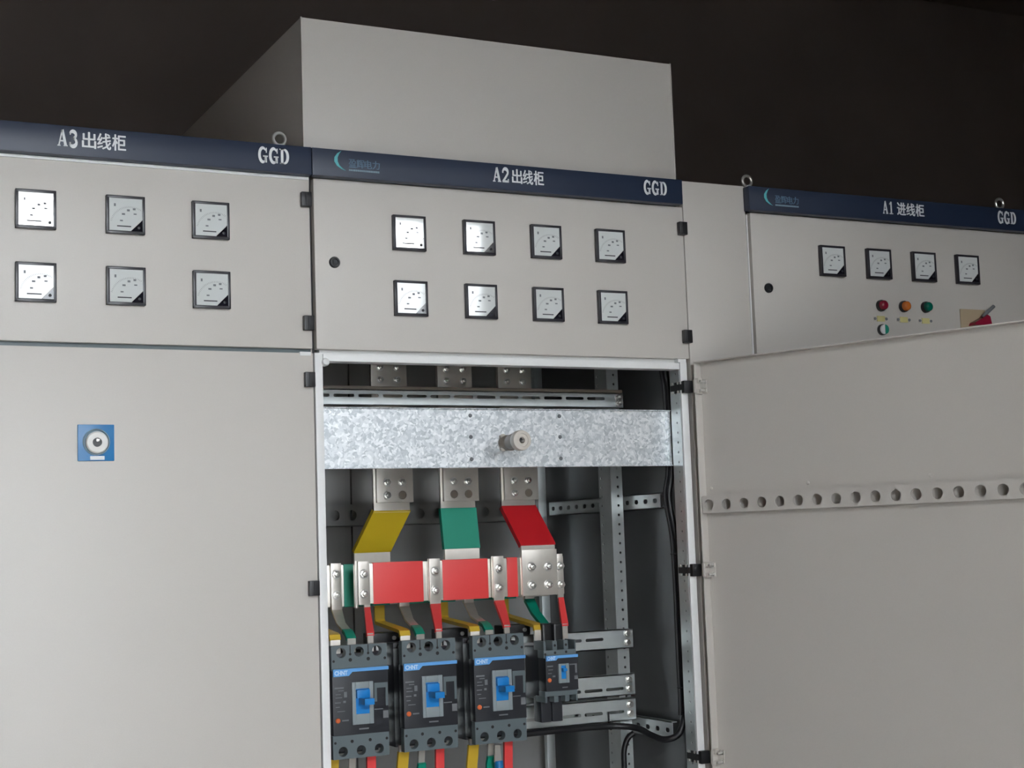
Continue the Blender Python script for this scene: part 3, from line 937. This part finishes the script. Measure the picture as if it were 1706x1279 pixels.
for (x0, x1, z0, z1) in ((0.5255, 0.5315, 1.1790, 1.2165), (0.5420, 0.5490, 1.1790, 1.2165), (0.5315, 0.5420, 1.1790, 1.1870), (0.5315, 0.5420, 1.2130, 1.2165)):
    b.box(x0, x1, 0.1005, 0.105, z0, z1, 0.0006)
hf = b.done('handle_frame', BRK_FRAME, sb)
b = B().box(0.5312, 0.5423, 0.102, 0.105, 1.1868, 1.2132); b.box(0.5320, 0.5415, 0.094, 0.104, 1.2020, 1.2080, 0.001)
b.done('handle_pocket', BLUE, hf)
B().lathe((0.5055, 0.104, 1.1860), (0, -1, 0), [(0.0042, 0), (0.0042, 0.0015), (0.003, 0.0024)], 16).done('test_button', ORANGE, sb)
b = B()
for (x, z, w, h) in ((0.508, 1.2130, 0.013, 0.0024), (0.509, 1.2060, 0.010, 0.0014), (0.507, 1.1990, 0.008, 0.0014), (0.516, 1.1930, 0.006, 0.003), (0.540, 1.1700, 0.012, 0.0022), (0.560, 1.2140, 0.016, 0.0024), (0.566, 1.2050, 0.004, 0.016), (0.5655, 1.1880, 0.008, 0.007)):
    b.box(x - w / 2, x + w / 2, 0.1034, 0.1042, z - h / 2, z + h / 2)
b.done('front_lettering', GREYINK, f, smooth=0)

# ------------------------------------------------------------------ vertical phase busbars
PH = (('yellow', YELLOW, 0.2583, 0.2330, 0.3510), ('green', GREEN, 0.4065, 0.4050, 0.2832), ('red', DRED, 0.5470, 0.5490, 0.220))
def vbar(col, m, xt, xb, yb):
    t = thing('vertical_busbar', 'vertical tinned busbar with a %s sleeve, bolted down from the cabinet top' % col, 'busbar', (xt, 0.3, 1.45), 'vertical busbars')
    w, th, YJ = 0.0785, 0.008, 0.300
    zs1, zs0 = (1.5290, 1.4500)
    B().box(xt - w / 2, xt + w / 2, YJ - th / 2, YJ + th / 2, 1.5285, 2.16, 0.0006).done('upper_bar', TIN, t)
    b = B()
    b.ribbon([(xt, YJ, 1.548), (xt, YJ, 1.533), (xb + (xt - xb) * 0.0, yb, 1.452), (xb, yb, 1.352 if col == 'red' else 1.40)], w, th)
    b.done('lower_bar', TIN, t)
    b = B()
    k = 0.03
    pa = Vector((xt, YJ, 1.533)); pb = Vector((xb, yb, 1.452))
    b.ribbon([pa + Vector((0, 0, 0.001)), pa.lerp(pb, 0.02), pa.lerp(pb, 0.98), pb - Vector((0, 0, 0.002))], w + 0.003, th + 0.003)
    b.done('heat_shrink_sleeve', m, t)
    jp = B().box(xt - w / 2 + 0.004, xt + w / 2 + 0.005, YJ - th / 2 - 0.009, YJ - th / 2 - 0.0005, 1.5485, 1.66, 0.0006).done('joint_plate', TIN, t)
    for sx in (-0.0165, 0.0165):
        for z in (1.5895, 1.5630):
            p = (xt + 0.004 + sx, YJ - th / 2 - 0.009, z)
            if z < 1.57 and (col == 'green' or sx > 0):
                B().lathe((p[0], p[1] + 0.0005, p[2]), (0, -1, 0), [(0.0085, 0), (0.0085, 0.0009), (0.0078, 0.0009), (0.0076, 0.0006)], 24).done('bolt_hole', RESIN, jp)
            else:
                b = B(); screw(b, p, r=0.0062, h=0.006, tail=0.003); b.done('bolt', BOLT, jp)
    jp = B().box(xt - w / 2 - 0.002, xt + w / 2 - 0.002, YJ - th / 2 - 0.007, YJ - th / 2 - 0.0005, 1.74, 1.90, 0.0006).done('joint_plate', TIN, t)
    for sx in (-0.0190, 0.0190):
        for z in (1.8250, 1.8000):
            b = B(); screw(b, (xt - 0.002 + sx, YJ - th / 2 - 0.007, z), r=0.0055, h=0.006, tail=0.004); b.done('bolt', BOLT, jp)
    return t
for ph in PH:
    t = vbar(*ph)
    if ph[0] == 'red':
        b = B().box(0.5080, 0.5895, 0.2115, 0.2165, 1.3490, 1.4430, 0.0006)
        ep = b.done('end_plate', TIN, t)
        for x in (0.5290, 0.5680):
            for z in (1.4080, 1.3700):
                b = B(); screw(b, (x, 0.2115, z), r=0.0072, h=0.006, tail=0.008); b.done('bolt', BOLT, ep)

# ------------------------------------------------------------------ horizontal phase busbars
def hbar(col, y, x0, x1, z0, z1, sleeves, m, label):
    t = thing('horizontal_busbar', label, 'busbar', ((x0 + x1) / 2, y, (z0 + z1) / 2), 'horizontal busbars')
    B().box(x0, x1, y, y + 0.006, z0, z1, 0.0005).done('bar', TIN, t)
    for s0, s1 in sleeves:
        B().box(s0, s1, y - 0.0018, y + 0.0078, z0 - 0.0015, z1 + 0.0015, 0.0015).done('heat_shrink_sleeve', m, t)
    return t
hbar('red', 0.226, 0.1560, 0.6120, 1.3495, 1.4275, ((0.1860, 0.2930), (0.3355, 0.4365), (0.4800, 0.5040)), RED, 'front red-sleeved horizontal busbar crossing above the breakers')
hbar('green', 0.288, 0.1000, 0.6080, 1.3440, 1.4260, ((0.1475, 0.2450), (0.285, 0.39), (0.43, 0.53)), GREEN, 'middle green-sleeved horizontal busbar, mostly hidden behind the red one')
hbar('yellow', 0.356, 0.0700, 0.6000, 1.3440, 1.4240, ((0.12, 0.22), (0.265, 0.365), (0.41, 0.51)), YELLOW, 'rear yellow-sleeved horizontal busbar behind the green one')

# ------------------------------------------------------------------ droppers from the busbars to the breakers
NM = ('the breaker by the A3-side frame', 'the middle large breaker', 'the third large breaker', 'the small breaker')
def bar_thing(label, cat='busbar link', group='links from busbars to breakers', loc=(0, 0, 0)):
    return thing('busbar_link', label, cat, loc, group)
RX = (0.1630, 0.3140, 0.4555, 0.5975)
RT = (BX[0] + 0.0895, BX[1] + 0.0895, BX[2] + 0.0895, 0.5740)
for i in range(4):
    w = 0.0235 if i < 3 else 0.0135
    t = bar_thing('red-sleeved strap from the front busbar down to ' + NM[i], loc=(RX[i], 0.217, 1.40))
    zt = 1.4325; zb = 1.3440
    yl, zl = (0.132, 1.296) if i < 3 else (0.160, 1.290)
    B().box(RX[i] - w / 2, RX[i] + w / 2, 0.2140, 0.2240, zb + 0.004, zt, 0.0006).done('clamp_strap', TIN, t)
    if i == 0:
        B().box(RX[i] - w / 2 - 0.006, RX[i] - w / 2 - 0.001, 0.216, 0.2255, zb - 0.002, zt + 0.001, 0.0004).done('spacer_strap', TIN, t)
    xs = RX[i] + (0.0055 if i == 0 else 0.0); w = 0.0130 if i == 0 else w
    b = B(); b.ribbon([(xs, 0.2165, 1.36), (xs, 0.2165, 1.340), (RT[i], yl, zl), (RT[i], yl, 1.262)], [w, w * 0.92, 0.0115, 0.0115], 0.005); b.done('strap_tail', TIN, t)
    pa = Vector((xs, 0.2165, 1.340)); pb = Vector((RT[i], yl, zl))
    b = B(); b.ribbon([pa.lerp(pb, -0.0) + Vector((0, 0, 0.0005)), pa.lerp(pb, 0.03), pa.lerp(pb, 0.97), pb - Vector((0, 0, 0.004))], [w, w * 0.93, 0.0150, 0.0145], 0.0068)
    b.done('heat_shrink_sleeve', RED, t)
    for z in (1.4075, 1.3690):
        b = B(); screw(b, (RX[i], 0.2140, z), r=0.0066, h=0.006, tail=0.007); b.done('bolt', BOLT, t)
GX = (0.1285, 0.2725, 0.4160, 0.5560)
GT = (BX[0] + 0.0545, BX[1] + 0.0545, BX[2] + 0.0545, 0.5350)
for i in range(4):
    t = bar_thing('green-tipped strap from the middle busbar down to ' + NM[i], loc=(GX[i], 0.28, 1.38))
    w = 0.0215
    yl, zl = (0.140, 1.292) if i < 3 else (0.160, 1.285)
    B().box(GX[i] - w / 2, GX[i] + w / 2, 0.2770, 0.2872, 1.3385, 1.4300 if i == 0 else 1.396, 0.0006).done('clamp_strap', TIN, t)
    if i == 0:
        for z in (1.4080, 1.3670):
            b = B(); screw(b, (GX[i], 0.2770, z), r=0.0066, h=0.006, tail=0.006); b.done('bolt', BOLT, t)
    pa = Vector((GX[i], 0.2795, 1.338)); pm = Vector((GX[i] - 0.004, 0.245, 1.312)); pb = Vector((GT[i], yl + 0.012, zl + 0.006)); pc = Vector((GT[i], yl, zl - 0.004))
    b = B(); b.ribbon([pa + Vector((0, 0, 0.02)), pa, pm, pb, pc, (GT[i], yl, 1.262)], [w, w, 0.018, 0.0165, 0.0165, 0.0165], 0.0045); b.done('strap_tail', TIN, t)
    if i < 3:
        b = B(); b.ribbon([pm.lerp(pb, 0.72), pb, pc], [0.0190, 0.0185, 0.0185], 0.007); b.done('heat_shrink_sleeve', GREEN, t)
    else:
        b = B(); b.ribbon([pa, pm, pb, pc], [w + 0.002, 0.020, 0.0185, 0.0185], 0.007); b.done('heat_shrink_sleeve', GREEN, t)
YX = (0.1010, 0.2450, 0.3875, 0.5290)
YT = (BX[0] + 0.0185, BX[1] + 0.0185, BX[2] + 0.0185, 0.5090)
for i in range(4):
    t = bar_thing('yellow-sleeved bent strap from the rear busbar down to ' + NM[i], loc=(YX[i], 0.35, 1.38))
    w = 0.0225
    yl, zl = (0.130, 1.2960) if i < 3 else (0.150, 1.290)
    B().box(YX[i] - w / 2, YX[i] + w / 2, 0.3450, 0.3550, 1.3385, 1.3960, 0.0006).done('clamp_strap', TIN, t)
    pts = [(YX[i], 0.3475, 1.352), (YX[i], 0.3475, 1.311), (YX[i], 0.344, 1.306), (YX[i], 0.338, 1.3045), (YT[i], yl + 0.010, zl + 0.002), (YT[i], yl + 0.003, zl), (YT[i], yl, zl - 0.008)]
    b = B(); b.ribbon(pts[:1] + pts[1:] + [(YT[i], yl, 1.262)], w - 0.003, 0.0045); b.done('strap_tail', TIN, t)
    b = B(); b.ribbon(pts, w - 0.001, 0.0068); b.done('heat_shrink_sleeve', AMBER, t)
# outgoing links under the breakers
for i in range(3):
    for k, (col, m, w) in enumerate((('yellow', AMBER, 0.0215), ('green', GREEN, 0.016), ('red', RED, 0.0175))):
        x = BX[i] + (0.0155, 0.0530, 0.0905)[k]
        t = thing('outgoing_link', '%s-sleeved outgoing link below %s' % (col, NM[i]), 'busbar link', (x, 0.15, 1.05), 'links below the breakers')
        b = B(); b.ribbon([(x, 0.145, 1.082), (x, 0.145, 1.070), (x + 0.002 * (k - 1), 0.152, 1.03), (x + 0.004 * (k - 1), 0.160, 0.86)], w - 0.003, 0.0045); b.done('link_bar', TIN, t)
        b = B(); b.ribbon([(x, 0.145, 1.0705 if k != 1 else 1.045), (x + 0.002 * (k - 1), 0.152, 1.03), (x + 0.004 * (k - 1), 0.160, 0.87)], w, 0.0068); b.done('heat_shrink_sleeve', m, t)
# blue insulated lug under the third breaker
x = 0.3970
t = thing('cable_lug', 'blue sleeved cable lug hanging below the third large breaker', 'lug', (x, 0.13, 1.04))
B().ribbon([(x, 0.125, 1.068), (x, 0.125, 1.036)], [0.010, 0.016], 0.003).done('lug_palm', TIN, t)
B().tube([(x + 0.002, 0.125, 1.038), (x + 0.003, 0.125, 1.0), (x + 0.003, 0.128, 0.93)], 0.0088, 14, 4).done('sleeve', LOCKBLUE, t)
# black insulating boots on the small breaker
for k, x in enumerate((0.5235, 0.5490)):
    o = B().box(x - 0.0105, x + 0.0105, 0.140, 0.170, 1.245, 1.295, 0.006, 4).done('insulating_boot', BLACK)
    tag(o, 'black insulating boot on top of the small breaker, ' + ('the one by the yellow strap' if k == 0 else 'the one by the red strap'), 'insulating boot', 'boots on the small breaker')
for k, x in enumerate((0.5090, 0.5340)):
    o = B().box(x - 0.0115, x + 0.0115, 0.128, 0.160, 1.102, 1.152, 0.002).done('insulating_cover', BRK_BLACK)
    tag(o, 'black insulating cover hanging under the small breaker, ' + ('nearer the large breakers' if k == 0 else 'nearer the bare rails'), 'insulating cover', 'covers under the small breaker')
# black standoff insulators on the top rail, behind the breakers
for k, x in enumerate((0.2020, 0.3480, 0.4880)):
    t = thing('standoff_insulator', 'black standoff insulator behind the breakers, ' + ('beside the first large breaker', 'beside the middle large breaker', 'beside the small breaker')[k], 'insulator', (x, 0.21, 1.28), 'standoff insulators')
    B().box(x - 0.033, x + 0.028, 0.199, 0.245, 1.2707, 1.2925, 0.003).done('insulator_body', BLACK, t)
    B().cyl((x + 0.014, 0.1995, 1.282), (0, -1, 0), 0.004, 0.004).done('bolt', BOLT, t)

# ------------------------------------------------------------------ post insulator on the cross plate
t = thing('post_insulator', 'stubby brown and cream post insulator sticking out of the galvanised plate', 'insulator', (0.397, 0.05, 1.652))
c = Vector((0.3985, 0.0495, 1.6515)); ax = (0, -1, 0)
B().box(0.3865, 0.4170, 0.0465, 0.0495, 1.6370, 1.6670, 0.002).done('base_plate', RESIN, t)
B().lathe(c, ax, [(0.0150, 0.002), (0.0145, 0.014), (0.0125, 0.018), (0.0125, 0.024), (0.0145, 0.028), (0.0160, 0.046), (0.0160, 0.060)], 32).done('insulator_body', RESIN, t)
B().lathe(c, ax, [(0.0175, 0.058), (0.0195, 0.062), (0.0195, 0.072), (0.0185, 0.0755), (0.0125, 0.0765), (0.0122, 0.0745), (0.0060, 0.0745), (0.0056, 0.062)], 36).done('cap', CREAM, t)
B().lathe(c, ax, [(0.0056, 0.058), (0.0056, 0.0655)], 20).done('threaded_hole', HOLE, t)
B().lathe(c + Vector((0.002, 0, -0.001)), ax, [(0.0026, 0.060), (0.0026, 0.074), (0.001, 0.0755)], 14).done('stud', BOLT, t)
for z in (1.6640, 1.6400):
    b = B(); b.lathe((0.3915, 0.0465, z), (0, -1, 0), [(0.0048, 0), (0.0046, 0.006), (0.003, 0.0075)], 18); b.done('bolt', CREAM, t)

# ------------------------------------------------------------------ cable loom on the right
pts = [(0.7840, 0.080, 1.95), (0.7870, 0.076, 1.812), (0.7893, 0.070, 1.771), (0.7875, 0.066, 1.713), (0.7870, 0.066, 1.597), (0.7800, 0.070, 1.540), (0.7875, 0.064, 1.464),
       (0.7890, 0.062, 1.390), (0.7893, 0.062, 1.317), (0.7888, 0.062, 1.231), (0.7893, 0.062, 1.170), (0.7885, 0.060, 1.138), (0.7870, 0.059, 1.098), (0.7735, 0.063, 1.063),
       (0.7520, 0.080, 1.0525), (0.7385, 0.110, 1.0590), (0.7310, 0.150, 1.0700), (0.7020, 0.175, 1.0745), (0.655, 0.185, 1.0760), (0.586, 0.186, 1.0765), (0.518, 0.186, 1.0760), (0.458, 0.187, 1.075)]
t = thing('cable_loom', 'thick black cable loom running down inside the A2 opening and along the lowest rail', 'cable', (0.79, 0.07, 1.4))
B().tube(pts, 0.0066, 12, 6).done('cable', CABLE, t)
B().tube([(p[0] - 0.007, p[1] + 0.004, p[2] + 0.002) for p in pts[:13]], 0.0042, 10, 6).done('cable', CABLE, t)
b = B()
for (x, y, z) in ((0.7860, 0.064, 1.425), (0.7875, 0.063, 1.155)):
    b.torus((x - 0.002, y, z), (0, 0, 1), 0.0082, 0.0016)
b.done('cable_tie', BLACK, t)
b = B(); b.box(0.6855, 0.6885, 0.1915, 0.1945, 1.074, 1.103); b.torus((0.687, 0.186, 1.076), (1, 0, 0), 0.0078, 0.0016); b.done('cable_tie', BLACK, t)
o = B().tube([(0.727, 0.160, 1.060), (0.7155, 0.166, 1.050), (0.7075, 0.170, 1.025), (0.7065, 0.170, 0.99), (0.7060, 0.170, 0.93), (0.706, 0.17, 0.85)], 0.0058, 12, 6).done('cable_branch', CABLE)
tag(o, 'single black cable curving down from the loom in front of the perforated column', 'cable')
